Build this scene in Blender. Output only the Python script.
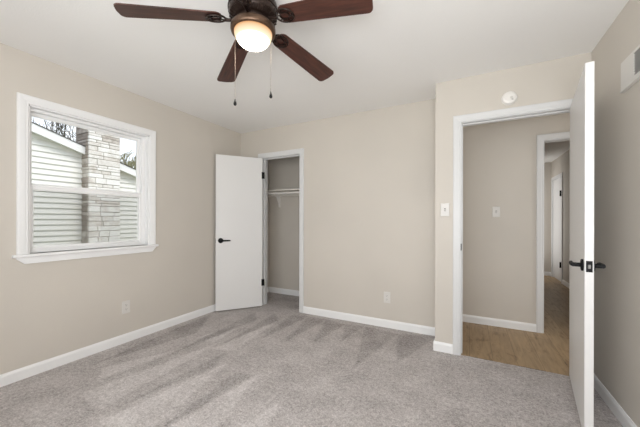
import bpy, bmesh, math, random
from mathutils import Vector, Matrix, noise
random.seed(7)
PI = math.pi
R = math.radians
for o in list(bpy.data.objects):
    bpy.data.objects.remove(o)
SC = bpy.context.scene
COL = SC.collection

# ------------------------------------------------------------------ camera
CAM_H = 1.1916
cam = bpy.data.cameras.new('camera')
cam.sensor_width = 36.0
cam.lens = 288.2171 / 640 * 36.0
cam.shift_y = (219.977 - 213.5) / 640
cam.clip_start = 0.02
camo = bpy.data.objects.new('camera', cam)
COL.objects.link(camo)
camo.location = (0, 0, CAM_H)
camo.matrix_world = (Matrix.Translation((0, 0, CAM_H)) @ Matrix.Rotation(.4793, 4, 'Z')
                     @ Matrix.Rotation(PI / 2, 4, 'X') @ Matrix.Rotation(.0023, 4, 'Z'))
SC.camera = camo

# ------------------------------------------------------------------ world, sun, added fills
world = bpy.data.worlds.new('overcast_sky')
SC.world = world
world.use_nodes = True
wn = world.node_tree
wn.nodes.clear()
wo = wn.nodes.new('ShaderNodeOutputWorld')
wb = wn.nodes.new('ShaderNodeBackground')
wg = wn.nodes.new('ShaderNodeTexCoord')
wz = wn.nodes.new('ShaderNodeTexNoise')
wz.inputs['Scale'].default_value = 3.0
wz.inputs['Detail'].default_value = 5.0
wr = wn.nodes.new('ShaderNodeValToRGB')
wr.color_ramp.elements[0].position = .35
wr.color_ramp.elements[0].color = (.70, .80, .95, 1)
wr.color_ramp.elements[1].position = .65
wr.color_ramp.elements[1].color = (.92, .95, 1.0, 1)
wn.links.new(wg.outputs['Generated'], wz.inputs['Vector'])
wn.links.new(wz.outputs['Fac'], wr.inputs['Fac'])
wn.links.new(wr.outputs['Color'], wb.inputs['Color'])
wb.inputs['Strength'].default_value = 1.5
wn.links.new(wb.outputs['Background'], wo.inputs['Surface'])

def light(name, kind, loc, energy, color=(1, 1, 1), rot=(0, 0, 0), size=None, angle=None):
    l = bpy.data.lights.new(name, kind)
    l.energy = energy
    l.color = color
    if kind == 'AREA':
        l.shape = 'RECTANGLE'
        l.size, l.size_y = size
    if angle is not None:
        l.angle = angle
    o = bpy.data.objects.new(name, l)
    COL.objects.link(o)
    o.location = loc
    o.rotation_euler = rot
    return o

sun = light('sun', 'SUN', (6, 2, 9), 2.2, (1.0, .97, .92), angle=R(25))
sun.rotation_euler = Vector((-.62, -.12, -.78)).to_track_quat('-Z', 'Y').to_euler()
# added unseen fill behind the camera, set in front of the added window
light('rear_fill', 'AREA', (-.65, -.72, 1.42), 38.5, (.965, .985, 1.0), (R(90), 0, 0), (2.0, 1.25))
# added unseen fill aimed up and forward to brighten ceiling and walls
up_fill = light('ceiling_fill', 'AREA', (.15, -.45, 1.15), 33, (.965, .985, 1.0), (0, 0, 0), (.8, .6))
up_fill.rotation_euler = Vector((-.15, .55, .85)).to_track_quat('-Z', 'Y').to_euler()
# unseen fill panels added to brighten the hall and the passage door
light('hall_fill', 'AREA', (1.70, 3.37, 1.25), 7.0, (1.0, .98, .95), (0, R(90), 0), (1.9, .7))
light('passage_fill', 'AREA', (1.08, 7.38, 1.25), 5.0, (1.0, .985, .96), (0, R(-90), 0), (1.9, .5))

SC.view_settings.view_transform = 'Standard'
SC.view_settings.look = 'None'
SC.view_settings.exposure = 0.0
SC.view_settings.gamma = 1.0
SC.view_settings.use_curve_mapping = False
SC.cycles.max_bounces = 16
SC.cycles.diffuse_bounces = 8
SC.cycles.transparent_max_bounces = 16
SC.cycles.use_denoising = True
SC.cycles.sample_clamp_indirect = 6.0

# ------------------------------------------------------------------ materials
def mat(name, col, rough=.5, metal=0.0, spec=.5):
    m = bpy.data.materials.new(name)
    m.use_nodes = True
    b = m.node_tree.nodes['Principled BSDF']
    b.inputs['Base Color'].default_value = (*col, 1)
    b.inputs['Roughness'].default_value = rough
    b.inputs['Metallic'].default_value = metal
    b.inputs['Specular IOR Level'].default_value = spec
    return m

def nd(m, t, **kw):
    n = m.node_tree.nodes.new(t)
    for k, v in kw.items():
        if k in n.inputs:
            n.inputs[k].default_value = v
        else:
            setattr(n, k, v)
    return n

def lk(m, a, b):
    m.node_tree.links.new(a, b)

def bsdf(m):
    return m.node_tree.nodes['Principled BSDF']

def coords(m, scale=(1, 1, 1), rot=(0, 0, 0)):
    tc = nd(m, 'ShaderNodeTexCoord')
    mp = nd(m, 'ShaderNodeMapping')
    mp.inputs['Scale'].default_value = scale
    mp.inputs['Rotation'].default_value = rot
    lk(m, tc.outputs['Object'], mp.inputs['Vector'])
    return mp.outputs['Vector']

def ramp(m, fac, stops):
    r = nd(m, 'ShaderNodeValToRGB')
    e = r.color_ramp.elements
    while len(e) < len(stops):
        e.new(.5)
    for i, (p, c) in enumerate(stops):
        e[i].position = p
        e[i].color = (*c, 1)
    lk(m, fac, r.inputs['Fac'])
    return r.outputs['Color']

def bump(m, h, strength=.2, dist=.01):
    b = nd(m, 'ShaderNodeBump')
    b.inputs['Strength'].default_value = strength
    b.inputs['Distance'].default_value = dist
    lk(m, h, b.inputs['Height'])
    lk(m, b.outputs['Normal'], bsdf(m).inputs['Normal'])

def painted(name, col, rough, scale, strength, var=.03):
    m = mat(name, col, rough, spec=.3)
    v = coords(m)
    n = nd(m, 'ShaderNodeTexNoise', Scale=scale, Detail=3.0)
    lk(m, v, n.inputs['Vector'])
    bump(m, n.outputs['Fac'], strength, .003)
    n2 = nd(m, 'ShaderNodeTexNoise', Scale=1.2, Detail=2.0)
    lk(m, v, n2.inputs['Vector'])
    c = ramp(m, n2.outputs['Fac'], [(.3, tuple(x * (1 - var) for x in col)), (.7, tuple(x * (1 + var) for x in col))])
    lk(m, c, bsdf(m).inputs['Base Color'])
    return m

WALL = painted('greige_wall_paint', (.625, .585, .53), .6, 220, .08)
CEIL = painted('white_ceiling_paint', (.90, .895, .885), .8, 90, .35, .01)
TRIM = painted('white_trim_paint', (.71, .715, .72), .35, 60, .02, .01)
BASEM = painted('white_trim_lightened', (.87, .875, .88), .35, 60, .02, .01)  # same trim paint, extra light put into the colour for baseboards and window trim
DOORM = painted('white_door_paint', (.775, .772, .768), .4, 120, .05, .01)
VINYL = mat('white_vinyl', (.89, .895, .90), .3)
PLATE = mat('white_plastic', (.69, .67, .64), .35)
ALARM = mat('alarm_plastic', (.84, .82, .79), .4)
SLOT = mat('dark_slot', (.16, .15, .14), .6)
BLACK = mat('matte_black_metal', (.004, .004, .0045), .55, 0.0, .25)
LATCH = mat('brushed_nickel', (.20, .195, .185), .35, 1.0)
BRONZE = mat('oil_rubbed_bronze', (.030, .018, .014), .28, .6)
RINGM = mat('brushed_bronze_ring', (.12, .072, .046), .38, .7)
GRILLE = mat('grey_enamel', (.36, .35, .34), .5)
VENTM = mat('register_enamel', (.74, .72, .69), .45)
CHAIN = mat('chain_brass', (.30, .25, .21), .4, .5)
SHELFM = painted('shelf_paint', (.78, .75, .70), .5, 80, .02, .01)
ROD = mat('white_rod', (.82, .80, .77), .35)

# carpet
def make_carpet():
    m = mat('grey_plush_carpet', (.3, .28, .27), .95, spec=.1)
    v = coords(m)
    at = nd(m, 'ShaderNodeAttribute')
    at.attribute_name = 'pile'
    f1 = nd(m, 'ShaderNodeTexNoise', Scale=95.0, Detail=5.0, Roughness=.85)
    f2 = nd(m, 'ShaderNodeTexNoise', Scale=38.0, Detail=3.0, Roughness=.65)
    f3 = nd(m, 'ShaderNodeTexNoise', Scale=4.5, Detail=3.0, Roughness=.6)
    for f in (f1, f2, f3):
        lk(m, v, f.inputs['Vector'])
    def mad(a, k, b):
        n = nd(m, 'ShaderNodeMath', operation='MULTIPLY_ADD')
        lk(m, a, n.inputs[0])
        n.inputs[1].default_value = k
        if isinstance(b, float):
            n.inputs[2].default_value = b
        else:
            lk(m, b, n.inputs[2])
        return n.outputs[0]
    s = mad(f1.outputs['Fac'], 2.1, -1.05 + .5 - .45 - .275 - .165 - .03)
    s = mad(f2.outputs['Fac'], .90, s)
    s = mad(f3.outputs['Fac'], .55, s)
    s = mad(at.outputs['Fac'], .33, s)
    c = ramp(m, s, [(.0, (.21, .19, .185)), (.5, (.51, .477, .466)), (1.0, (.82, .785, .775))])
    lk(m, c, bsdf(m).inputs['Base Color'])
    bump(m, f1.outputs['Fac'], .6, .012)
    return m
CARPET = make_carpet()

# wood plank floor (planks run along X)
def make_wood_floor():
    m = mat('oak_vinyl_plank', (.3, .2, .12), .42, spec=.35)
    v = coords(m, (1, 1, 1), (0, 0, R(90)))
    br = nd(m, 'ShaderNodeTexBrick', Scale=1.0)
    br.offset = .37
    br.inputs['Brick Width'].default_value = 1.2
    br.inputs['Row Height'].default_value = .178
    br.inputs['Mortar Size'].default_value = .0012
    br.inputs['Mortar Smooth'].default_value = .2
    br.inputs['Color1'].default_value = (.40, .285, .165, 1)
    br.inputs['Color2'].default_value = (.33, .23, .13, 1)
    br.inputs['Mortar'].default_value = (.10, .06, .03, 1)
    lk(m, v, br.inputs['Vector'])
    v2 = coords(m, (9.0, 1.0, 1.0))
    g = nd(m, 'ShaderNodeTexNoise', Scale=3.0, Detail=6.0, Roughness=.6, Distortion=.8)
    lk(m, v2, g.inputs['Vector'])
    gc = ramp(m, g.outputs['Fac'], [(.25, (.62, .60, .58)), (.5, (1, 1, 1)), (.75, (1.25, 1.22, 1.2))])
    mx = nd(m, 'ShaderNodeMix', data_type='RGBA', blend_type='MULTIPLY')
    mx.inputs[0].default_value = .9
    lk(m, br.outputs['Color'], mx.inputs[6])
    lk(m, gc, mx.inputs[7])
    v3 = coords(m, (3.2, 1.0, 1.0))
    k = nd(m, 'ShaderNodeTexNoise', Scale=4.5, Detail=3.0, Distortion=1.4)
    lk(m, v3, k.inputs['Vector'])
    kc = ramp(m, k.outputs['Fac'], [(.30, (.55, .49, .43)), (.44, (1, 1, 1)), (1.0, (1, 1, 1))])
    m2 = nd(m, 'ShaderNodeMix', data_type='RGBA', blend_type='MULTIPLY')
    m2.inputs[0].default_value = .75
    lk(m, mx.outputs[2], m2.inputs[6])
    lk(m, kc, m2.inputs[7])
    lk(m, m2.outputs[2], bsdf(m).inputs['Base Color'])
    return m
WOODF = make_wood_floor()

def make_blade_wood():
    m = mat('rosewood_blade', (.06, .025, .015), .42, spec=.4)
    v = coords(m, (2.5, 26, 8))
    n = nd(m, 'ShaderNodeTexNoise', Scale=2.2, Detail=6.0, Roughness=.6, Distortion=.5)
    lk(m, v, n.inputs['Vector'])
    c = ramp(m, n.outputs['Fac'], [(.25, (.022, .010, .008)), (.55, (.072, .026, .018)), (.8, (.125, .048, .032))])
    lk(m, c, bsdf(m).inputs['Base Color'])
    return m
BLADE = make_blade_wood()

def make_bowl():
    m = bpy.data.materials.new('lit_frosted_bowl')
    m.use_nodes = True
    t = m.node_tree
    t.nodes.clear()
    out = t.nodes.new('ShaderNodeOutputMaterial')
    em = t.nodes.new('ShaderNodeEmission')
    em.inputs['Strength'].default_value = 1.0
    tc = t.nodes.new('ShaderNodeTexCoord')
    mp = t.nodes.new('ShaderNodeMapping')
    mp.inputs['Location'].default_value = (0, 0, -.02)
    ln = t.nodes.new('ShaderNodeVectorMath')
    ln.operation = 'LENGTH'
    sx = t.nodes.new('ShaderNodeSeparateXYZ')
    t.links.new(tc.outputs['Object'], sx.inputs[0])
    r = t.nodes.new('ShaderNodeMapRange')
    r.inputs['From Min'].default_value = 0.0
    r.inputs['From Max'].default_value = -.085
    t.links.new(sx.outputs['Z'], r.inputs['Value'])
    cr = t.nodes.new('ShaderNodeValToRGB')
    e = cr.color_ramp.elements
    e[0].position = 0.0
    e[0].color = (.78, .38, .16, 1)
    e[1].position = 1.0
    e[1].color = (86.0, 77.5, 65.5, 1)
    for p, c in ((.10, (.95, .60, .32)), (.24, (1.0, .80, .52)), (.42, (1.2, 1.02, .74)), (.60, (4.0, 3.5, 2.7)), (.80, (32.0, 28.5, 23.5))):
        x = e.new(p)
        x.color = (*c, 1)
    t.links.new(r.outputs['Result'], cr.inputs['Fac'])
    t.links.new(cr.outputs['Color'], em.inputs['Color'])
    t.links.new(em.outputs['Emission'], out.inputs['Surface'])
    return m
BOWL = make_bowl()

def make_glass():
    m = bpy.data.materials.new('clear_window_glass')
    m.use_nodes = True
    t = m.node_tree
    t.nodes.clear()
    out = t.nodes.new('ShaderNodeOutputMaterial')
    tr = t.nodes.new('ShaderNodeBsdfTransparent')
    tr.inputs['Color'].default_value = (.985, .985, .98, 1)
    gl = t.nodes.new('ShaderNodeBsdfGlossy')
    gl.inputs['Roughness'].default_value = .02
    fr = t.nodes.new('ShaderNodeFresnel')
    fr.inputs['IOR'].default_value = 1.35
    mx = t.nodes.new('ShaderNodeMixShader')
    t.links.new(fr.outputs[0], mx.inputs[0])
    t.links.new(tr.outputs[0], mx.inputs[1])
    t.links.new(gl.outputs[0], mx.inputs[2])
    t.links.new(mx.outputs[0], out.inputs['Surface'])
    return m
GLASS = make_glass()

def make_screen():
    m = bpy.data.materials.new('insect_screen_mesh')
    m.use_nodes = True
    t = m.node_tree
    t.nodes.clear()
    out = t.nodes.new('ShaderNodeOutputMaterial')
    tr = t.nodes.new('ShaderNodeBsdfTransparent')
    df = t.nodes.new('ShaderNodeBsdfDiffuse')
    df.inputs['Color'].default_value = (.07, .075, .07, 1)
    mx = t.nodes.new('ShaderNodeMixShader')
    mx.inputs[0].default_value = .20
    t.links.new(tr.outputs[0], mx.inputs[1])
    t.links.new(df.outputs[0], mx.inputs[2])
    t.links.new(mx.outputs[0], out.inputs['Surface'])
    return m
SCREEN = make_screen()

def make_siding():
    m = mat('cream_lap_siding', (.80, .80, .755), .6, spec=.3)
    v = coords(m, (1, 1, 1))
    n = nd(m, 'ShaderNodeTexNoise', Scale=6.0, Detail=4.0)
    lk(m, v, n.inputs['Vector'])
    c = ramp(m, n.outputs['Fac'], [(.3, (.83, .82, .775)), (.7, (.89, .88, .85))])
    lk(m, c, bsdf(m).inputs['Base Color'])
    return m
SIDING = make_siding()
RAKE = mat('white_rake_paint', (.88, .88, .87), .5)
ROOFM = mat('dark_shingle', (.07, .065, .06), .9)

def make_stone():
    m = mat('pale_limestone', (.7, .66, .62), .85, spec=.2)
    v = coords(m)
    at = nd(m, 'ShaderNodeAttribute')
    at.attribute_name = 'tone'
    n = nd(m, 'ShaderNodeTexNoise', Scale=7.0, Detail=6.0, Roughness=.7)
    lk(m, v, n.inputs['Vector'])
    a = nd(m, 'ShaderNodeMath', operation='MULTIPLY_ADD')
    lk(m, n.outputs['Fac'], a.inputs[0])
    a.inputs[1].default_value = .75
    lk(m, at.outputs['Fac'], a.inputs[2])
    c = ramp(m, a.outputs[0], [(.12, (.34, .29, .25)), (.36, (.66, .61, .56)), (.58, (.86, .84, .81)), (1.0, (.92, .91, .89))])
    lk(m, c, bsdf(m).inputs['Base Color'])
    bump(m, n.outputs['Fac'], .5, .01)
    return m
STONE = make_stone()
MORTAR = mat('grey_mortar', (.33, .30, .26), .95)
BARK = mat('grey_brown_bark', (.10, .09, .065), .9)
TWIG = mat('olive_twigs', (.26, .25, .14), .9)

def make_grass():
    m = mat('dull_lawn', (.16, .19, .08), .95)
    v = coords(m)
    n = nd(m, 'ShaderNodeTexNoise', Scale=14.0, Detail=5.0)
    lk(m, v, n.inputs['Vector'])
    c = ramp(m, n.outputs['Fac'], [(.3, (.10, .13, .05)), (.7, (.26, .27, .14))])
    lk(m, c, bsdf(m).inputs['Base Color'])
    return m
GRASS = make_grass()

# ------------------------------------------------------------------ mesh helpers
def obj(name, bm, m, parent=None, loc=None, rot=None, smooth=False):
    me = bpy.data.meshes.new(name)
    bmesh.ops.recalc_face_normals(bm, faces=bm.faces[:])
    bm.to_mesh(me)
    bm.free()
    if m:
        me.materials.append(m)
    o = bpy.data.objects.new(name, me)
    COL.objects.link(o)
    if smooth:
        for p in me.polygons:
            p.use_smooth = True
        try:
            me.set_sharp_from_angle(angle=R(smooth if smooth is not True else 40))
        except Exception:
            pass
    if parent:
        o.parent = parent
    if loc:
        o.location = loc
    if rot:
        o.rotation_euler = rot
    return o

def empty(name, loc=(0, 0, 0), rotz=0, parent=None):
    o = bpy.data.objects.new(name, None)
    o.empty_display_size = .1
    COL.objects.link(o)
    o.location = loc
    o.rotation_euler = (0, 0, rotz)
    if parent:
        o.parent = parent
    return o

def tag(o, label=None, cat=None, group=None, kind=None):
    if label:
        o['label'] = label
    if cat:
        o['category'] = cat
    if group:
        o['group'] = group
    if kind:
        o['kind'] = kind
    return o

def struct(o, label=None, cat=None):
    return tag(o, label, cat, None, 'structure')

def box(bm, lo, hi, bev=0.0, M=None, seg=1):
    x0, y0, z0 = lo
    x1, y1, z1 = hi
    r = bmesh.ops.create_cube(bm, size=1.0)
    vs = r['verts']
    for v in vs:
        v.co = Vector(((v.co.x + .5) * (x1 - x0) + x0, (v.co.y + .5) * (y1 - y0) + y0, (v.co.z + .5) * (z1 - z0) + z0))
    geom = vs
    if bev > 0:
        es = list({e for v in vs for e in v.link_edges})
        rb = bmesh.ops.bevel(bm, geom=es, offset=bev, segments=seg, affect='EDGES', profile=.5)
        geom = list({v for f in rb['faces'] for v in f.verts} | {v for v in vs if v.is_valid})
    if M is not None:
        allv = set()
        stack = list(geom)
        while stack:
            v = stack.pop()
            if v in allv:
                continue
            allv.add(v)
            stack += [e.other_vert(v) for e in v.link_edges]
        for v in allv:
            v.co = M @ v.co
    return bm

def prism(bm, poly, d0, d1, fn):
    """extrude a 2-D polygon between d0 and d1; fn(a, b, d) -> point"""
    A = [bm.verts.new(fn(a, b, d0)) for a, b in poly]
    B = [bm.verts.new(fn(a, b, d1)) for a, b in poly]
    bm.faces.new(A)
    bm.faces.new(B[::-1])
    n = len(poly)
    for i in range(n):
        bm.faces.new((A[i], B[i], B[(i + 1) % n], A[(i + 1) % n]))

def lathe(bm, prof, n=48, cx=0, cy=0, axis=None):
    """prof: list of (r, z). axis: optional Matrix applied afterwards"""
    rings = []
    new = []
    for r, z in prof:
        if r < 1e-6:
            v = bm.verts.new((cx, cy, z))
            new.append(v)
            rings.append([v])
        else:
            ring = [bm.verts.new((cx + r * math.cos(2 * PI * i / n), cy + r * math.sin(2 * PI * i / n), z)) for i in range(n)]
            new += ring
            rings.append(ring)
    for a, b in zip(rings, rings[1:]):
        for i in range(n):
            j = (i + 1) % n
            if len(a) == 1 and len(b) == 1:
                continue
            if len(a) == 1:
                bm.faces.new((a[0], b[i], b[j]))
            elif len(b) == 1:
                bm.faces.new((a[i], b[0], a[j]))
            else:
                bm.faces.new((a[i], b[i], b[j], a[j]))
    for ring in (rings[0], rings[-1]):
        if len(ring) > 2:
            bm.faces.new(ring)
    if axis is not None:
        for v in new:
            v.co = axis @ v.co
    return bm

def tube(bm, pts, rad, n=8, cap=True):
    pts = [Vector(p) for p in pts]
    rads = rad if isinstance(rad, (list, tuple)) else [rad] * len(pts)
    rings = []
    up = Vector((0, 0, 1))
    prev = None
    for i, p in enumerate(pts):
        d = (pts[min(i + 1, len(pts) - 1)] - pts[max(i - 1, 0)]).normalized()
        if prev is None:
            a = d.cross(up)
            if a.length < 1e-4:
                a = d.cross(Vector((1, 0, 0)))
            a.normalize()
        else:
            a = (prev - d * prev.dot(d)).normalized()
        prev = a
        b = d.cross(a)
        rings.append([bm.verts.new(p + (a * math.cos(2 * PI * k / n) + b * math.sin(2 * PI * k / n)) * rads[i]) for k in range(n)])
    for A, B in zip(rings, rings[1:]):
        for k in range(n):
            bm.faces.new((A[k], A[(k + 1) % n], B[(k + 1) % n], B[k]))
    if cap:
        bm.faces.new(rings[0])
        bm.faces.new(rings[-1][::-1])

def sweep(bm, path, prof, fn, closed=False):
    """sweep profile [(w, d)] along a 2-D path whose left side is 'outward', mitred; fn(a, b, d)"""
    P = [Vector(p) for p in path]
    n = len(P)
    rings = []
    for i in range(n):
        def nrm(p, q):
            t = (q - p).normalized()
            return Vector((-t.y, t.x))
        ns = []
        if i > 0 or closed:
            ns.append(nrm(P[i - 1], P[i]))
        if i < n - 1 or closed:
            ns.append(nrm(P[i], P[(i + 1) % n]))
        m = ns[0] if len(ns) == 1 else (ns[0] + ns[1]) / (1 + ns[0].dot(ns[1]))
        rings.append([bm.verts.new(fn(*(P[i] + m * w), d)) for w, d in prof])
    k = len(prof)
    rng = range(n if closed else n - 1)
    for i in rng:
        A, B = rings[i], rings[(i + 1) % n]
        for j in range(k):
            bm.faces.new((A[j], A[(j + 1) % k], B[(j + 1) % k], B[j]))
    if not closed:
        bm.faces.new(rings[0])
        bm.faces.new(rings[-1][::-1])

CASING = [(0, 0), (0, .009), (.004, .012), (.018, .012), (.022, .0145), (.052, .017), (.060, .015), (.062, .012), (.062, 0)]
BASE = [(0, 0), (0, .0125), (.066, .0125), (.076, .009), (.085, .005), (.085, 0)]

# ------------------------------------------------------------------ room dimensions (metres)
XL, YB, YE, XR, H = -2.962, 3.188, 2.833, .801, 2.4457
YF = -.75                     # wall behind the photographer
XBP = -.2812                  # corner of the entry wall that steps forward
T = .115
YH = 3.797                    # hall far wall
XH1 = 1.75
CX0, CX1, CZ = -2.562, -1.957, 2.045      # closet opening
EX0, EX1, EZ = -.066, .727, 2.050         # entry opening
FX0, FX1, FZ = .698, 1.46, 2.035          # hall far opening
CLY = 3.85                    # closet back
FXR, FYE = 1.555, 7.80        # far hall right wall, end wall
WY0, WY1, WZ0, WZ1 = .915, 1.842, .93, 2.062   # window opening in left wall
RX0, RX1, RZ0, RZ1 = -1.65, .35, .80, 2.05    # added rear window

def walls(name, boxes, m=WALL, label=None):
    bm = bmesh.new()
    for lo, hi in boxes:
        box(bm, lo, hi)
    return struct(obj(name, bm, m), label, 'wall')

LT = .16
walls('wall_left', [((XL - LT, YF - T, 0), (XL, WY0, H)), ((XL - LT, WY1, 0), (XL, CLY + T, H)),
                    ((XL - LT, WY0, 0), (XL, WY1, WZ0)), ((XL - LT, WY0, WZ1), (XL, WY1, H))],
      label='long greige wall that holds the window')
walls('wall_back', [((XL, YB, 0), (CX0 - .012, YB + T, H)), ((CX1 + .012, YB, 0), (XBP + T, YB + T, H)),
                    ((CX0 - .012, YB, CZ + .012), (CX1 + .012, YB + T, H))], label='greige back wall with the closet opening')
walls('wall_return', [((XBP, YE + T, 0), (XBP + T, YB, H))], label='short return wall beside the entry wall')
walls('wall_entry', [((XBP, YE, 0), (EX0 - .012, YE + T, H)), ((EX1 + .012, YE, 0), (XR, YE + T, H)),
                     ((EX0 - .012, YE, EZ + .012), (EX1 + .012, YE + T, H))], label='greige wall around the open entry door')
walls('wall_right', [((XR, YF - T, 0), (XR + T, YE + T, H))], label='greige wall behind the open entry door')
walls('wall_front', [((XL, YF - T, 0), (RX0, YF, H)), ((RX1, YF - T, 0), (XR, YF, H)),
                     ((RX0, YF - T, 0), (RX1, YF, RZ0)), ((RX0, YF - T, RZ1), (RX1, YF, H))], label='wall behind the photographer')
walls('wall_closet_back', [((XL, CLY, 0), (-1.5 + T, CLY + T, H))], label='back wall inside the closet')
walls('wall_closet_right', [((-1.5, YB + T, 0), (-1.5 + T, CLY, H))], label='right side wall inside the closet')
walls('wall_hall_far', [((XBP, YH, 0), (FX0 - .012, YH + T, H)), ((FX1 + .012, YH, 0), (XH1 + T, YH + T, H)),
                        ((FX0 - .012, YH, FZ + .012), (FX1 + .012, YH + T, H))], label='hall wall seen through the entry doorway')
walls('wall_hall_left', [((XBP, YB + T, 0), (XBP + T, YH, H))], label='left end wall of the hall')
walls('wall_hall_right', [((XH1, YE, 0), (XH1 + T, YH, H)), ((XR + T, YE, 0), (XH1, YE + T, H))], label='right end wall of the hall')
D3Y0, D3Y1, D3Z = 6.98, 7.66, 2.03
walls('wall_passage_right', [((FXR, YH + T, 0), (FXR + T, D3Y0 - .012, H)), ((FXR, D3Y1 + .012, 0), (FXR + T, FYE + T, H)),
                             ((FXR, D3Y0 - .012, D3Z + .012), (FXR + T, D3Y1 + .012, H))], label='right wall of the passage beyond the hall')
walls('wall_passage_left', [((.45 - T, YH + T, 0), (.45, FYE + T, H))], label='left wall of the passage beyond the hall')
walls('wall_passage_end', [((.45, FYE, 0), (FXR, FYE + T, H))], label='end wall of the passage beyond the hall')

bm = bmesh.new()
box(bm, (XL - LT, YF - T, H), (XR + T, CLY + T, H + .12))
struct(obj('ceiling', bm, CEIL), 'white textured bedroom ceiling', 'ceiling')
bm = bmesh.new()
box(bm, (XR + T, YE, H), (XH1 + T, CLY + T, H + .12))
box(bm, (.45 - T, CLY + T, H), (FXR + T + .9, FYE + T, H + .12))
struct(obj('ceiling_hall', bm, CEIL), 'white ceiling over the hall and passage', 'ceiling')

# carpet: fine grid with brushed vacuum tracks
DARK = [[[-1.98, 3.03], [-1.762, 3.10], [-1.85, 2.25]],
        [[-1.762, 3.10], [-1.522, 3.10], [-1.608, 2.311]], [[-1.522, 3.10], [-1.265, 3.05], [-1.347, 2.414]],
        [[-1.265, 3.05], [-1.048, 3.10], [-1.115, 2.606]], [[-1.035, 3.10], [-.669, 3.05], [-.823, 2.173]],
        [[-.669, 3.05], [-.29, 3.19], [-.541, 2.42]], [[-2.9, 2.6], [-2.55, 2.1], [-2.75, 1.2]],
        [[-2.45, 2.9], [-2.25, 2.7], [-2.35, 1.6]], [[-2.2, 3.0], [-2.02, 2.8], [-2.1, 2.0]],
        [[-1.62, 1.72], [-1.47, 1.70], [-1.56, .95]],
        [[-1.95, 1.9], [-1.83, 1.7], [-1.99, 1.0]]]
LITE = [[[-1.788, 1.80], [-1.935, .9], [-1.57, .9]], [[-1.447, 1.78], [-1.535, 1.05], [-1.26, 1.1]],
        [[-1.103, 1.57], [-1.21, 1.1], [-.99, 1.2]], [[-2.156, 2.05], [-2.36, 1.0], [-2.05, .95]],
        [[-2.351, 1.80], [-2.62, 1.25], [-2.44, 1.15]], [[-2.0, 2.75], [-2.12, 1.9], [-1.9, 1.95]],
        [[-2.3, 2.7], [-2.45, 2.0], [-2.2, 2.0]], [[-.80, 1.45], [-.9, .8], [-.7, .9]]]
def tri_in(p, t, soft=.014):
    s = 1e9
    a, b, c = t
    area = (b[0] - a[0]) * (c[1] - a[1]) - (b[1] - a[1]) * (c[0] - a[0])
    sg = 1 if area > 0 else -1
    for q, r in ((a, b), (b, c), (c, a)):
        ex, ey = r[0] - q[0], r[1] - q[1]
        L = math.hypot(ex, ey)
        s = min(s, sg * (ex * (p[1] - q[1]) - ey * (p[0] - q[0])) / L)
    return max(0.0, min(1.0, s / soft + .5))
def carpet():
    bm = bmesh.new()
    pile = bm.verts.layers.float.new('pile')
    st = .02
    nx, ny = int((XR - XL) / st), int((YB + T - YF) / st)
    g = []
    for i in range(nx + 1):
        row = []
        for j in range(ny + 1):
            x, y = XL + (XR - XL) * i / nx, YF + (YB + T - YF) * j / ny
            wob = noise.noise(Vector((x * 9, y * 9, 3))) * .010
            d = max(tri_in((x + wob, y + wob), t) for t in DARK)
            l = max(tri_in((x + wob, y + wob), t) for t in LITE)
            v = bm.verts.new((x, y, noise.noise(Vector((x * 21, y * 21, 0))) * .0012))
            v[pile] = .5 - .5 * d + .5 * l * (1 - d)
            row.append(v)
        g.append(row)
    for i in range(nx):
        for j in range(ny):
            x, y = XL + (XR - XL) * (i + .5) / nx, YF + (YB + T - YF) * (j + .5) / ny
            if x > XBP + .03 and y > YE + .012:
                continue
            bm.faces.new((g[i][j], g[i + 1][j], g[i + 1][j + 1], g[i][j + 1]))
    # closet floor
    a = [bm.verts.new(p) for p in ((XL, YB + T, 0), (-1.5, YB + T, 0), (-1.5, CLY, 0), (XL, CLY, 0))]
    for v in a:
        v[pile] = .3
    bm.faces.new(a)
    loose = [v for v in bm.verts if not v.link_faces]
    bmesh.ops.delete(bm, geom=loose, context='VERTS')
    return obj('floor', bm, CARPET, smooth=60)
struct(carpet(), 'grey plush carpet with brushed vacuum tracks', 'carpet')
bm = bmesh.new()
box(bm, (XBP + T, YE + .010, -.04), (XH1, YH, .001))
box(bm, (FX0 - .012, YH, -.04), (FX1 + .012, YH + T, .001))
box(bm, (.45, YH + T, -.04), (FXR + .9, FYE, .001))
struct(obj('floor_hall', bm, WOODF), 'brown oak plank floor beyond the entry doorway', 'floor')
bm = bmesh.new()
box(bm, (XL - LT, YF - T, -.30), (XH1 + T, CLY + T, -.045))
struct(obj('floor_slab', bm, MORTAR), 'concrete slab under the bedroom', 'floor')

# ------------------------------------------------------------------ trim
def on_y(y, s=-1):            # wall facing -Y (s=-1) or +Y
    return lambda a, b, d: Vector((a, y + s * d, b))
def on_x(x, s=1):
    return lambda a, b, d: Vector((x + s * d, a, b))

def base_y(name, x0, x1, y, s=-1, label=None):
    bm = bmesh.new()
    prism(bm, [(h, d) for h, d in BASE], x0, x1, lambda h, d, x: Vector((x, y + s * d, h)))
    return bm
def base_x(x, y0, y1, s=1):
    bm = bmesh.new()
    prism(bm, [(h, d) for h, d in BASE], y0, y1, lambda h, d, q: Vector((x + s * d, q, h)))
    return bm
def baseboard(name, parts, label):
    bm = bmesh.new()
    for p in parts:
        me = bpy.data.meshes.new('tmp')
        p.to_mesh(me)
        p.free()
        bm.from_mesh(me)
        bpy.data.meshes.remove(me)
    struct(obj(name, bm, BASEM), label, 'baseboard')

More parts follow.
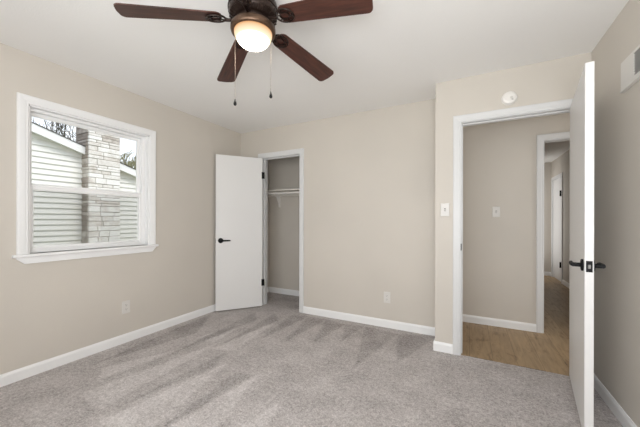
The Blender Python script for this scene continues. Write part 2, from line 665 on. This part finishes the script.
CW = .062
baseboard('baseboard_left', [base_x(XL, YF, YB)], 'white baseboard along the window wall')
baseboard('baseboard_back', [base_y('', XL, CX0 - CW - .005, YB), base_y('', CX1 + CW + .005, XBP, YB)], 'white baseboard along the back wall')
baseboard('baseboard_entry', [base_y('', XBP - .0125, EX0 - CW - .005, YE), base_x(XBP, YE, YB, -1)], 'short white baseboard left of the entry casing')
baseboard('baseboard_right', [base_x(XR, YF, YE, -1)], 'white baseboard behind the open entry door')
baseboard('baseboard_front', [base_y('', XL, XR, YF, 1)], 'white baseboard behind the photographer')
baseboard('baseboard_closet', [base_y('', XL, -1.5, CLY), base_x(XL, YB + T, CLY)], 'white baseboard inside the closet')
baseboard('baseboard_hall', [base_y('', XBP + T, FX0 - CW - .005, YH)], 'white baseboard on the hall wall')
baseboard('baseboard_passage', [base_x(FXR, YH + T, D3Y0 - CW - .005, -1), base_y('', .45, FXR, FYE), base_x(FXR, D3Y1 + CW + .005, FYE, -1)], 'white baseboard in the far passage')

def door_trim_y(name, x0, x1, z, y0, y1, label, both=False, stop=None):
    """casing + jamb liner (+ stop) for an opening in a wall between planes y0 (front) and y1"""
    bm = bmesh.new()
    path = [(x0 - .005, 0), (x0 - .005, z + .005), (x1 + .005, z + .005), (x1 + .005, 0)]
    sweep(bm, path, CASING, on_y(y0))
    if both:
        sweep(bm, path, CASING, on_y(y1, 1))
    jt = .012
    box(bm, (x0 - jt, y0, 0), (x0, y1, z))
    box(bm, (x1, y0, 0), (x1 + jt, y1, z))
    box(bm, (x0 - jt, y0, z), (x1 + jt, y1, z + jt))
    if stop:
        s0, s1 = stop
        box(bm, (x0, s0, 0), (x0 + .010, s1, z))
        box(bm, (x1 - .010, s0, 0), (x1, s1, z))
        box(bm, (x0 + .010, s0, z - .010), (x1 - .010, s1, z))
    return struct(obj(name, bm, TRIM), label, 'door casing')

t1 = door_trim_y('trim_1', CX0, CX1, CZ, YB, YB + T, 'white casing and jamb around the closet opening', stop=(YB + .042, YB + .075))
t2 = door_trim_y('trim_2', EX0, EX1, EZ, YE, YE + T, 'white casing and jamb around the entry doorway', both=True, stop=(YE + .042, YE + .078))
t3 = door_trim_y('trim_3', FX0, FX1, FZ, YH, YH + T, 'white casing around the opening at the far side of the hall')
# strike plates on the jambs
bm = bmesh.new()
box(bm, (EX0 - .0046, YE - .0075, .925), (EX0 + .0015, YE + .030, .985), .0006)
obj('strike_plate', bm, BLACK, t2)
bm = bmesh.new()
box(bm, (EX0 + .0012, YE + .011, .943), (EX0 + .0019, YE + .024, .967))
obj('strike_hole', bm, SLOT, t2)
bm = bmesh.new()
box(bm, (CX1 - .0015, YB + .004, .895), (CX1, YB + .030, .955), .0006)
obj('strike_plate', bm, BLACK, t1)
bm = bmesh.new()
path = [(D3Y1 + .005, 0), (D3Y1 + .005, D3Z + .005), (D3Y0 - .005, D3Z + .005), (D3Y0 - .005, 0)]
sweep(bm, path[::-1], CASING, lambda a, b, d: Vector((FXR - d, a, b)))
box(bm, (FXR, D3Y0 - .012, 0), (FXR + T, D3Y0, D3Z))
box(bm, (FXR, D3Y1, 0), (FXR + T, D3Y1 + .012, D3Z))
box(bm, (FXR, D3Y0 - .012, D3Z), (FXR + T, D3Y1 + .012, D3Z + .012))
struct(obj('trim_4', bm, TRIM), 'white casing around the door at the end of the passage', 'door casing')

# ------------------------------------------------------------------ doors
def lever_handle(parent, x, face_y, sgn, z, direction):
    """round rose, neck and flat lever; face_y = y of door face, sgn = outward, direction = +-1 along x"""
    h = obj('door_handle', lathe(bmesh.new(), [(0, 0), (.033, 0), (.033, .006), (.030, .009), (.014, .011), (.0115, .013), (.0115, .045), (.0, .045)], 28,
            axis=Matrix.Rotation(-PI / 2 * sgn, 4, 'X')), BLACK, parent, (x, face_y, z), smooth=True)
    bm = bmesh.new()
    y0 = sgn * .045
    pts = [(-.012 * direction, y0 - sgn * .003, 0), (.02 * direction, y0, 0), (.06 * direction, y0 + sgn * .001, .001),
           (.100 * direction, y0 - sgn * .002, .001), (.118 * direction, y0 - sgn * .006, 0)]
    tube(bm, pts, [.0105, .0115, .0095, .0088, .006], 12)
    obj('lever', bm, BLACK, h, smooth=True)
    return h

def hinge(parent, loc, rotz=0):
    bm = bmesh.new()
    lathe(bm, [(0, -.047), (.004, -.046), (.0065, -.044), (.0065, .044), (.004, .046), (0, .047)], 14)
    box(bm, (-.003, 0, -.0445), (.0, .034, .0445))
    return obj('hinge', bm, BLACK, parent, loc, (0, 0, rotz), smooth=True)

def door(name, pivot, ang, width, thick, z0, z1, label, lever_z, square=False):
    """leaf runs from the pivot along local -X...: local x = along the leaf, y in [0, thick] = away from pivot face"""
    root = empty(name, (pivot[0], pivot[1], 0), ang)
    bm = bmesh.new()
    box(bm, (0, 0, z0), (width, thick, z1), .0015)
    obj('door_leaf', bm, DOORM, root)
    struct(root, label, 'door')
    return root

# closet door, opened against the window wall. local x along the leaf; the face seen is local +y
a1 = math.atan2(-.777, -.628)
d1 = door('door_1', (-2.546, 3.157), a1, .600, .035, .014, 2.034, 'white flush closet door swung open against the window wall', .92)
lever_handle(d1, .600 - .060, .035, 1, .922, -1)
lever_handle(d1, .600 - .060, 0, -1, .922, -1)
for z in (1.80, .335):
    hinge(d1, (.004, .036, z), R(90))
bm = bmesh.new()
box(bm, (.5990, .006, .895), (.6012, .029, .95), .0005)
obj('latch_plate', bm, BLACK, d1)

# entry door: hinged at the right jamb, seen nearly edge-on; local y points to the right wall
a2 = R(261.0)
d2 = door('door_2', (.675, 2.828), a2, .800, .0375, .014, 2.042, 'white flush entry door standing open, seen edge-on with black levers', .94)
lever_handle(d2, .800 - .060, 0, -1, .945, -1)
lever_handle(d2, .800 - .060, .0375, 1, .945, -1)
bm = bmesh.new()
box(bm, (.7990, .0055, .915), (.8014, .0320, .975), .0006)
lp = obj('latch_plate', bm, BLACK, d2)
bm = bmesh.new()
box(bm, (.8005, .0125, .934), (.8075, .0250, .956), .002)
obj('latch_bolt', bm, LATCH, lp)
for z in (1.82, 1.03, .25):
    hinge(d2, (-.004, .0385, z), R(-90) + R(180))
# passage door, closed in the right wall
d3 = empty('door_3', (FXR, D3Y0, 0), 0)
bm = bmesh.new()
box(bm, (.004, .003, .012), (.039, D3Y1 - D3Y0 - .003, D3Z - .004), .0015)
obj('door_leaf', bm, DOORM, d3)
for z in (1.71, .345):
    bm = bmesh.new()
    lathe(bm, [(0, -.056), (.012, -.054), (.014, -.05), (.014, .05), (.012, .054), (0, .056)], 14, -.024, 0)
    box(bm, (-.034, .0, -.050), (.010, .016, .050), .002)
    obj('hinge', bm, BLACK, d3, (.0, .0, z), smooth=True)
struct(d3, 'narrow white door with black hinges at the far end of the passage', 'door')

# ------------------------------------------------------------------ window in the left wall
w1 = empty('window_1', (XL, (WY0 + WY1) / 2, WZ0))
struct(w1, 'white double-hung window in the left wall with a view of siding and chimney', 'window')
WOFF = (-XL, -(WY0 + WY1) / 2, -WZ0)
def wpart(name, bm, m, parent=w1, smooth=False):
    o = obj(name, bm, m, parent, smooth=smooth)
    if parent is w1:
        o.location = WOFF
    return o
bm = bmesh.new()
WCAS = [(0, 0), (0, .010), (.005, .014), (.016, .014), (.020, .0165), (.050, .020), (.060, .018), (.064, .013), (.064, 0)]
sweep(bm, [(WY0, WZ0 + .001), (WY0, WZ1), (WY1, WZ1), (WY1, WZ0 + .001)], WCAS, on_x(XL))
wpart('window_casing', bm, BASEM)
bm = bmesh.new()
jx0, jx1 = XL - .105, XL + .001
box(bm, (jx0, WY0 - .002, WZ0), (jx1, WY0 + .010, WZ1))
box(bm, (jx0, WY1 - .010, WZ0), (jx1, WY1 + .002, WZ1))
box(bm, (jx0, WY0, WZ1 - .010), (jx1, WY1, WZ1 + .002))
wpart('window_jamb', bm, BASEM)
bm = bmesh.new()
box(bm, (XL - .105, WY0 + .002, WZ0 - .022), (XL + .004, WY1 - .002, WZ0))
box(bm, (XL, WY0 - .089, WZ0 - .022), (XL + .036, WY1 + .083, WZ0), .005, seg=2)
wpart('window_sill', bm, BASEM)
bm = bmesh.new()
prism(bm, [(WY0 - .066, WZ0 - .022), (WY1 + .062, WZ0 - .022), (WY1 + .062, WZ0 - .032), (WY1 + .026, WZ0 - .072), (WY0 - .022, WZ0 - .072), (WY0 - .066, WZ0 - .032)],
      0, .018, lambda a, b, d: Vector((XL + d, a, b)))
wpart('apron', bm, BASEM)
def frame_ring(bm, y0, y1, z0, z1, l, r, b, t, x0, x1, bev=.003):
    box(bm, (x0, y0, z0), (x1, y0 + l, z1), bev)
    box(bm, (x0, y1 - r, z0), (x1, y1, z1), bev)
    box(bm, (x0, y0 + l * .9, z0), (x1, y1 - r * .9, z0 + b), bev)
    box(bm, (x0, y0 + l * .9, z1 - t), (x1, y1 - r * .9, z1), bev)
FY0, FY1, FZ0, FZ1 = WY0 + .010, WY1 - .010, WZ0, WZ1 - .010
bm = bmesh.new()
frame_ring(bm, FY0, FY1, FZ0, FZ1, .012, .038, .010, .022, XL - .1240, XL - .0440)
box(bm, (XL - .1140, FY0 + .014, FZ0 + .012), (XL - .0860, FY0 + .020, FZ1 - .012))
wpart('window_frame', bm, VINYL)
SY0, SY1 = FY0 + .008, FY1 - .036
def sash(z0, z1, b, t, x0, x1, st=.024):
    bm = bmesh.new()
    frame_ring(bm, SY0, SY1, z0, z1, st, st, b, t, x0, x1, .004)
    frame_ring(bm, SY0 + st - .001, SY1 - st + .001, z0 + b - .001, z1 - t + .001, .006, .006, .006, .006, x0 + .006, x1 - .006, .001)
    s = wpart('sash', bm, VINYL)
    bm = bmesh.new()
    xm = (x0 + x1) / 2
    box(bm, (xm - .002, SY0 + st, z0 + b), (xm + .002, SY1 - st, z1 - t))
    obj('pane', bm, GLASS, s)
    return s
sash(FZ0 + .006, 1.466, .040, .044, XL - .0760, XL - .0480)
sash(1.427, FZ1 - .020, .042, .026, XL - .1100, XL - .0820)
bm = bmesh.new()
box(bm, (XL - .1220, SY0 + .006, FZ0 + .02), (XL - .1215, SY1 - .006, 1.45))
wpart('insect_screen', bm, SCREEN)

# unseen window added behind the photographer to frame the rear fill
w2 = empty('added_window', ((RX0 + RX1) / 2, YF, RZ0))
struct(w2, 'large unseen window added behind the photographer for the rear fill', 'window')
o2 = (-(RX0 + RX1) / 2, -YF, -RZ0)
bm = bmesh.new()
sweep(bm, [(RX0, RZ0), (RX0, RZ1), (RX1, RZ1), (RX1, RZ0)], WCAS, on_y(YF, 1), closed=True)
obj('window_casing', bm, TRIM, w2, o2)
bm = bmesh.new()
for x0, x1 in ((RX0, RX0 + .05), (RX1 - .05, RX1), ((RX0 + RX1) / 2 - .03, (RX0 + RX1) / 2 + .03)):
    box(bm, (x0, YF - .09, RZ0), (x1, YF - .04, RZ1))
box(bm, (RX0, YF - .09, RZ0), (RX1, YF - .04, RZ0 + .05))
box(bm, (RX0, YF - .09, RZ1 - .05), (RX1, YF - .04, RZ1))
obj('window_frame', bm, VINYL, w2, o2)
bm = bmesh.new()
box(bm, (RX0 + .04, YF - .068, RZ0 + .04), (RX1 - .04, YF - .064, RZ1 - .04))
obj('pane', bm, GLASS, w2, o2)

# ------------------------------------------------------------------ ceiling fan
fan = empty('ceiling_fan', (-1.047, 1.223, H))
tag(fan, 'bronze hugger ceiling fan with five dark wood blades and a lit frosted bowl', 'ceiling fan')
obj('canopy', lathe(bmesh.new(), [(.0, -.001), (.088, -.001), (.092, -.012), (.088, -.030), (.076, -.045), (.070, -.062), (.0, -.062)], 48), BRONZE, fan, smooth=True)
mh = obj('motor_housing', lathe(bmesh.new(), [(0, -.055), (.078, -.055), (.112, -.066), (.127, -.085), (.131, -.098), (.129, -.110), (.134, -.114), (.134, -.122), (.129, -.126),
    (.129, -.146), (.122, -.160), (.106, -.172), (.098, -.176), (.0, -.176)], 64), BRONZE, fan, smooth=True)
bm = bmesh.new()
for i in range(30):                     # cast ribs round the lower shoulder
    M = Matrix.Rotation(2 * PI * i / 30, 4, 'Z') @ Matrix.Translation((.1145, 0, -.166)) @ Matrix.Rotation(R(-38), 4, 'Y')
    box(bm, (-.013, -.0035, -.004), (.013, .0035, .004), M=M)
for i in range(24):
    M = Matrix.Rotation(2 * PI * (i + .5) / 24, 4, 'Z') @ Matrix.Translation((.1305, 0, -.136))
    lathe(bm, [(0, .002), (.0045, .001), (.006, -.002)], 10, axis=M @ Matrix.Rotation(PI / 2, 4, 'Y'))
obj('rib_band', bm, BRONZE, mh)
obj('rotor', lathe(bmesh.new(), [(0, -.172), (.088, -.172), (.092, -.175), (.092, -.191), (.086, -.195), (.06, -.197), (0, -.197)], 48), BRONZE, fan, smooth=True)
ring = obj('light_ring', lathe(bmesh.new(), [(0, -.194), (.060, -.194), (.098, -.200), (.114, -.206), (.1195, -.214), (.1195, -.231), (.1165, -.240), (.111, -.2435), (.1045, -.2435), (.1035, -.238), (.098, -.232), (0, -.232)], 64), RINGM, fan, smooth=True)
bowlp = []
for i in range(15):
    t = i / 14 * PI / 2
    bowlp.append((1.0 * .1015 * math.cos(t) ** .95 if i < 14 else 0, -.078 * math.sin(t)))
bo = obj('glass_bowl', lathe(bmesh.new(), bowlp, 56), BOWL, fan, (0, 0, -.2405), smooth=60)
bo['label'] = 'lit frosted glass bowl'

def blade_bm():
    bm = bmesh.new()
    x0, x1, h0, h1 = .165, .650, .052, .066
    P = []
    def corner(cx, cy, r, a0, a1, n=6):
        for i in range(n + 1):
            a = R(a0 + (a1 - a0) * i / n)
            P.append((cx + r * math.cos(a), cy + r * math.sin(a)))
    corner(x1 - .028, h1 - .028, .028, 5, 88)
    corner(x0 + .036, h0 - .036, .036, 95, 180)
    corner(x0 + .036, -h0 + .036, .036, 180, 265)
    corner(x1 - .028, -h1 + .028, .028, -88, -5)
    P.append((x1 + .004, 0))
    prism(bm, P, -.003, .003, lambda a, b, d: Vector((a, b, d)))
    return bm
def iron_bm():
    bm = bmesh.new()
    tube(bm, [(.080, 0, -.004), (.105, 0, -.010), (.130, 0, -.012), (.152, 0, -.0095)], [.013, .009, .0085, .011], 10)
    # open oval plate under the blade root
    n = 32
    for rx, ry, w in ((.050, .040, .0085), (.027, .019, .006)):
        ringv = []
        for i in range(n):
            a = 2 * PI * i / n
            c = Vector((.195 + rx * math.cos(a), ry * math.sin(a), -.008))
            nr = Vector((math.cos(a) / rx, math.sin(a) / ry, 0)).normalized()
            ringv.append([bm.verts.new(c + nr * w * .5 * math.cos(b) + Vector((0, 0, .0048 * math.sin(b)))) for b in (0, PI / 3, 2 * PI / 3, PI, 4 * PI / 3, 5 * PI / 3)])
        for i in range(n):
            A, B = ringv[i], ringv[(i + 1) % n]
            for k in range(6):
                bm.faces.new((A[k], A[(k + 1) % 6], B[(k + 1) % 6], B[k]))
    for a in range(6):
        t = 2 * PI * a / 6
        tube(bm, [(.195 + .025 * math.cos(t), .017 * math.sin(t), -.008), (.195 + .047 * math.cos(t + .35), .037 * math.sin(t + .35), -.008)], .003, 6)
    for x, y in ((.235, 0), (.18, .022), (.18, -.022)):
        lathe(bm, [(0, -.0135), (.004, -.0125), (.0055, -.009), (.0055, -.002)], 10, x, y)
    return bm
BL, IR = blade_bm(), iron_bm()
for i in range(5):
    b = obj('blade', BL.copy(), BLADE, fan, (0, 0, -.163))
    b.rotation_euler = (Matrix.Rotation(R((222.5, 148.5, 77.0, 6.0, 294.0)[i]), 4, 'Z') @ Matrix.Rotation(R(6.5), 4, 'Y') @ Matrix.Rotation(R(-11), 4, 'X')).to_euler()
    obj('blade_iron', IR.copy(), BRONZE, b, smooth=True)
def chain(x, y, ztop, zend):
    bm = bmesh.new()
    n = int((ztop - zend) / .004)
    tube(bm, [(x, y, ztop), (x, y, zend)], .0009, 6)
    for k in range(n):
        z = ztop - .004 * k
        lathe(bm, [(0, .0014), (.0013, .0007), (.0013, -.0007), (0, -.0014)], 5, x, y, Matrix.Translation((0, 0, z)))
    c = obj('pull_chain', bm, CHAIN, fan)
    bob = obj('chain_bob', lathe(bmesh.new(), [(0, .018), (.003, .016), (.0035, .009), (.006, .002), (.0088, -.008), (.0085, -.014), (.005, -.019), (0, -.020)], 18), BLACK, c, (x, y, zend - .016), smooth=True)
chain(-.112, -.020, -.224, 1.862 - H)
chain(.058, .080, -.224, 1.908 - H)

# ------------------------------------------------------------------ wall fittings
def plate_frame(name, loc, rotz):
    """Empty on the wall; local -Y points into the room"""
    return empty(name, loc, rotz)
def cover(w, h, holes=None):
    bm = bmesh.new()
    prism(bm, [(-w / 2, -h / 2), (w / 2, -h / 2), (w / 2, h / 2), (-w / 2, h / 2)], 0, -.0022, lambda a, b, d: Vector((a, d, b)))
    W, Hh = w / 2 - .004, h / 2 - .004
    A = [bm.verts.new((a, -.0022, b)) for a, b in ((-w / 2, -h / 2), (w / 2, -h / 2), (w / 2, h / 2), (-w / 2, h / 2))]
    B = [bm.verts.new((a, -.0055, b)) for a, b in ((-W, -Hh), (W, -Hh), (W, Hh), (-W, Hh))]
    for i in range(4):
        bm.faces.new((A[i], A[(i + 1) % 4], B[(i + 1) % 4], B[i]))
    bm.faces.new(B)
    return bm
def screw(parent, z):
    bm = bmesh.new()
    lathe(bm, [(0, 0), (.0036, 0), (.0032, .0012), (0, .0014)], 12, axis=Matrix.Translation((0, -.0052, z)) @ Matrix.Rotation(PI / 2, 4, 'X'))
    obj('screw', bm, PLATE, parent)
def light_switch(loc, rotz, label, w=.074, h=.118):
    r = plate_frame('light_switch', loc, rotz)
    tag(r, label, 'light switch', 'white toggle switches')
    obj('cover_plate', cover(w, h), PLATE, r)
    bm = bmesh.new()
    box(bm, (-.006, -.0062, -.0125), (.006, -.0050, .0125))
    bz = obj('toggle_slot', bm, SLOT, r)
    bm = bmesh.new()
    M = Matrix.Translation((0, -.005, .001)) @ Matrix.Rotation(R(28), 4, 'X')
    box(bm, (-.0048, -.014, -.006), (.0048, .002, .006), .0012, M=M)
    obj('toggle', bm, PLATE, r)
    for z in (.030, -.030):
        screw(r, z)
    return r
def outlet(loc, rotz, label, w=.074, h=.122):
    r = plate_frame('wall_outlet', loc, rotz)
    tag(r, label, 'outlet', 'duplex wall outlets')
    obj('cover_plate', cover(w, h), PLATE, r)
    for z in (.0205, -.0205):
        bm = bmesh.new()
        P = []
        for i in range(24):
            a = 2 * PI * i / 24
            P.append((.0175 * math.cos(a), max(-.0125, min(.0125, .0175 * math.sin(a)))))
        prism(bm, P, -.0045, -.0075, lambda a, b, d: Vector((a, d, b + z)))
        rc = obj('receptacle', bm, PLATE, r)
        bm = bmesh.new()
        box(bm, (-.0078, -.0080, z - .001), (-.0052, -.0074, z + .008))
        box(bm, (.0052, -.0080, z), (.0074, -.0074, z + .007))
        lathe(bm, [(0, 0), (.0027, 0), (.0027, .0006), (0, .0006)], 10, axis=Matrix.Translation((0, -.0074, z - .0068)) @ Matrix.Rotation(PI / 2, 4, 'X'))
        obj('contact_slot', bm, SLOT, rc)
    screw(r, 0)
    return r
light_switch((-.199, YE, 1.287), 0, 'white light switch on the greige wall strip left of the entry casing')
light_switch((.263, YH, 1.289), 0, 'white light switch on the hall wall, seen through the entry doorway')
outlet((-.815, YB, .332), 0, 'white outlet low on the back wall, right of the closet')
outlet((XL, 1.616, .342), R(90), 'white outlet low on the left wall, below the window')

al = empty('smoke_alarm', (.287, YE, 2.198))
tag(al, 'round white smoke alarm above the entry door casing', 'smoke alarm')
AX = Matrix.Rotation(PI / 2, 4, 'X')
obj('mounting_base', lathe(bmesh.new(), [(0, 0), (.056, 0), (.056, .008), (.052, .010), (0, .010)], 40, axis=AX), ALARM, al, smooth=True)
hb = obj('alarm_body', lathe(bmesh.new(), [(0, .008), (.053, .008), (.053, .020), (.049, .028), (.042, .032), (.030, .0335), (.0285, .0315), (.0265, .0335), (0, .0345)], 40, axis=AX), ALARM, al, smooth=True)
obj('test_button', lathe(bmesh.new(), [(0, .033), (.0105, .033), (.0105, .0368), (.008, .0375), (0, .0375)], 24, axis=Matrix.Translation((.012, 0, -.004)) @ AX), PLATE, al, smooth=True)
bm = bmesh.new()
for i in range(5):
    box(bm, (.014 + .004 * i, -.0347 + .0006 * i, -.026), (.0155 + .004 * i, -.031, -.012))
obj('sounder_grille', bm, SLOT, al)

vr = empty('air_register', (XR, 1.98, 2.03))
tag(vr, 'white return air register high on the right wall', 'air vent')
vy0, vy1, vz0, vz1 = -.365, .342, -.085, .085
gy0, gy1, gz0, gz1 = -.215, .192, -.054, .070
bm = bmesh.new()
for lo, hi in (((-.014, gy1, vz0), (0, vy1, vz1)), ((-.014, vy0, vz0), (0, gy0, vz1)), ((-.014, gy0, vz0), (0, gy1, gz0)), ((-.014, gy0, gz1), (0, gy1, vz1))):
    box(bm, lo, hi)
box(bm, (-.019, vy0, vz0 - .004), (0, vy1, vz0 + .006), .002)
obj('faceplate', bm, VENTM, vr)
bm = bmesh.new()
box(bm, (-.002, gy0, gz0), (-.0005, gy1, gz1))
obj('duct_opening', bm, SLOT, vr)
for k in range(9):
    bm = bmesh.new()
    z = gz0 + .0069 + .0138 * k
    box(bm, (-.007, gy0, -.0009), (.007, gy1, .0009), M=Matrix.Translation((-.0085, 0, z)) @ Matrix.Rotation(R(40), 4, 'Y'))
    obj('louver', bm, GRILLE, vr)

# ------------------------------------------------------------------ closet shelf and rod
sh = empty('closet_shelf', (-2.2, CLY, 1.64))
tag(sh, 'white shelf board across the back of the closet', 'shelf')
def rel(o, root):
    o.location = -root.location
    return o
bm = bmesh.new()
box(bm, (XL + .001, CLY - .31, 1.628), (-1.501, CLY - .001, 1.648), .002)
rel(obj('shelf_board', bm, SHELFM, sh), sh)
bm = bmesh.new()
box(bm, (XL + .001, CLY - .020, 1.565), (-1.501, CLY - .001, 1.628), .002)
rel(obj('wall_cleat', bm, SHELFM, sh), sh)
bm = bmesh.new()
bx = -2.735
prism(bm, [(CLY - .022, 1.622), (CLY - .022, 1.40), (CLY - .032, 1.40), (CLY - .036, 1.45), (CLY - .10, 1.56), (CLY - .268, 1.576), (CLY - .285, 1.570), (CLY - .30, 1.580), (CLY - .30, 1.622)], -.005, .005,
      lambda a, b, d: Vector((bx + d, a, b)))
box(bm, (bx - .009, CLY - .022, 1.395), (bx + .009, CLY - .0005, 1.565))
rel(obj('bracket', bm, ROD, sh), sh)
bm = bmesh.new()
tube(bm, [(XL + .001, CLY - .285, 1.592), (-1.501, CLY - .285, 1.592)], .016, 16)
rod = obj('closet_rod', bm, ROD, smooth=True)
tag(rod, 'round white hanging rod below the closet shelf', 'closet rod')

# ------------------------------------------------------------------ outside the left window
GZ = -.62
bm = bmesh.new()
box(bm, (-60, -40, GZ - .2), (15, 60, GZ))
struct(obj('ground', bm, GRASS), 'dull lawn outside the window', 'lawn')

hs = empty('neighbour_house', (-7.0, -1.0, GZ))
tag(hs, 'cream lap-sided house gable with a pale stone chimney, outside the window', 'house')
YRG, SL = -1.0, .314
def rake_z(y):                # top line of the rake board
    return 2.895 - SL * (abs(y - YRG) - (2.164 - YRG))
WYE = 6.3                     # eave side
bm = bmesh.new()
ex = .104
z = GZ + .15
while True:
    zt = z + ex
    def ymax(q):
        return min(WYE, YRG + (rake_z(YRG) - .10 - q) / SL)
    if ymax(z) - YRG < .1:
        break
    a0, a1 = ymax(z), max(YRG + .02, ymax(zt))
    b0, b1 = 2 * YRG - a0, 2 * YRG - a1
    lo = [bm.verts.new((-6.976, b0, z)), bm.verts.new((-6.976, a0, z))]
    hi = [bm.verts.new((-6.998, b1, zt)), bm.verts.new((-6.998, a1, zt))]
    un = [bm.verts.new((-7.0, b0, z)), bm.verts.new((-7.0, a0, z))]
    lip = [bm.verts.new((-6.976, b0, z + .010)), bm.verts.new((-6.976, a0, z + .010))]
    bm.faces.new((lo[0], lo[1], lip[1], lip[0]))
    bm.faces.new((lip[0], lip[1], hi[1], hi[0]))
    bm.faces.new((un[0], un[1], lo[1], lo[0]))
    z = zt
rel(obj('lap_siding', bm, SIDING, hs), hs)
bm = bmesh.new()
zb = rake_z(WYE) - .10
prism(bm, [(2 * YRG - WYE, GZ), (WYE, GZ), (WYE, zb), (YRG, rake_z(YRG) - .10), (2 * YRG - WYE, zb)], -7.0, -15.0, lambda a, b, d: Vector((d, a, b)))
rel(obj('house_body', bm, SIDING, hs), hs)
CHY0, CHY1, CHX = 2.962, 3.535, -6.70
def rake_seg(y0, y1):
    bm = bmesh.new()
    prism(bm, [(y0, rake_z(y0)), (y1, rake_z(y1)), (y1, rake_z(y1) - .150), (y0, rake_z(y0) - .150)], -6.872, -6.848, lambda a, b, d: Vector((d, a, b)))
    prism(bm, [(y0, rake_z(y0) - .118), (y1, rake_z(y1) - .118), (y1, rake_z(y1) - .130), (y0, rake_z(y0) - .130)], -6.999, -6.872, lambda a, b, d: Vector((d, a, b)))
    rel(obj('rake_board', bm, RAKE, hs), hs)
rake_seg(YRG, CHY0)
rake_seg(CHY1, WYE + .3)
rake_seg(YRG, 2 * YRG - WYE - .3)
bm = bmesh.new()
for s0, s1, x0 in ((YRG, CHY0, -6.835), (CHY1, WYE + .32, -6.835), (CHY0, CHY1, -7.02), (2 * YRG - WYE - .32, YRG, -6.835)):
    prism(bm, [(s0, rake_z(s0) + .001), (s1, rake_z(s1) + .001), (s1, rake_z(s1) + .014), (s0, rake_z(s0) + .014)], x0, -15.3, lambda a, b, d: Vector((d, a, b)))
rel(obj('roof', bm, ROOFM, hs), hs)
# chimney of coursed limestone
rng = random.Random(5)
bm = bmesh.new()
box(bm, (-7.25, CHY0 + .008, GZ), (CHX - .010, CHY1 - .008, 4.05))
ch = rel(obj('chimney', bm, MORTAR, hs), hs)
bm = bmesh.new()
tone = bm.verts.layers.float.new('tone')
z = GZ
while z < 4.02:
    hh = rng.choice([.055, .07, .085, .10, .12])
    y = CHY0
    first = rng.uniform(.10, .26)
    while y < CHY1 - .02:
        w = first if y == CHY0 else rng.uniform(.16, .42)
        y2 = y + w
        if CHY1 - y2 < .10:
            y2 = CHY1
        n0 = len(bm.verts)
        out = rng.uniform(0, .014)
        bk = CHX - .05
        box(bm, (bk, y + (.0035 if y > CHY0 else -out * .5), z + .004), (CHX + out - .006, y2 - .0035, z + hh - .004), .007)
        bm.verts.ensure_lookup_table()
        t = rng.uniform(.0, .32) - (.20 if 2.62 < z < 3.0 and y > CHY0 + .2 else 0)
        for v in bm.verts[n0:]:
            v[tone] = t
        y = y2
    for face in (CHY0, CHY1):           # returns on both sides
        n0 = len(bm.verts)
        out = rng.uniform(0, .012)
        lo, hi = (face - out, face + .04) if face == CHY0 else (face - .04, face + out)
        xs = [-7.22, -7.0 + rng.uniform(-.05, .05), CHX - .052]
        for xa, xb in zip(xs, xs[1:]):
            box(bm, (xa + .003, lo, z + .004), (xb, hi, z + hh - .004), .006)
        bm.verts.ensure_lookup_table()
        t = rng.uniform(-.38, -.02)
        for v in bm.verts[n0:]:
            v[tone] = t
    z += hh
obj('limestone_facing', bm, STONE, ch)

def tree(loc, label, seed, height, m, spread=.55, depth=6, r0=.16, first=.25):
    rg = random.Random(seed)
    root = empty('bare_tree', loc)
    tag(root, label, 'tree', 'bare trees behind the house')
    bt, bb = bmesh.new(), bmesh.new()
    def grow(p, d, L, r, k):
        n = 3
        pts, rs = [p], [r]
        q = p
        dd = d.copy()
        for i in range(n):
            dd = (dd + Vector((rg.gauss(0, .13), rg.gauss(0, .13), rg.gauss(0.02, .08)))).normalized()
            q = q + dd * (L / n)
            pts.append(q)
            rs.append(r * (1 - .38 * (i + 1) / n))
        tube(bt if k == 0 else bb, pts, rs, 7 if k < 2 else 4, cap=False)
        if k >= depth:
            return
        kids = rg.choice([2, 3, 3]) if k else 4
        for c in range(kids):
            f = 1.0 if c == 0 else rg.uniform(.4, 1.0)
            i = f * n
            i0 = min(n - 1, int(i))
            bp = pts[i0].lerp(pts[i0 + 1], i - i0)
            ax = Vector((rg.gauss(0, 1), rg.gauss(0, 1), rg.gauss(0, .5))).normalized()
            nd_ = (Matrix.Rotation(rg.uniform(spread * .5, spread * 1.4), 4, ax) @ dd).normalized()
            if nd_.z < -.15:
                nd_.z = .1
                nd_.normalize()
            grow(bp, nd_, L * rg.uniform(.62, .86), max(.016, rs[i0 + 1] * rg.uniform(.55, .75)), k + 1)
    grow(Vector((0, 0, 0)), Vector((0, 0, 1)), height * first, r0, 0)
    obj('trunk', bt, BARK, root, smooth=True)
    obj('branches', bb, m, root, smooth=True)
tree((-16.0, 5.7, GZ), 'bare tree with dark branches above the left slope of the house roof', 11, 10.0, BARK, .72, 5, .26, .24)
tree((-25.0, 9.4, GZ), 'bare tree with thin branches behind the chimney', 23, 12.0, BARK, .5, 5, .26, .28)
tree((-15.5, 9.0, GZ), 'bare tree with olive twigs seen right of the chimney', 37, 8.6, TWIG, .5, 7, .15, .24)
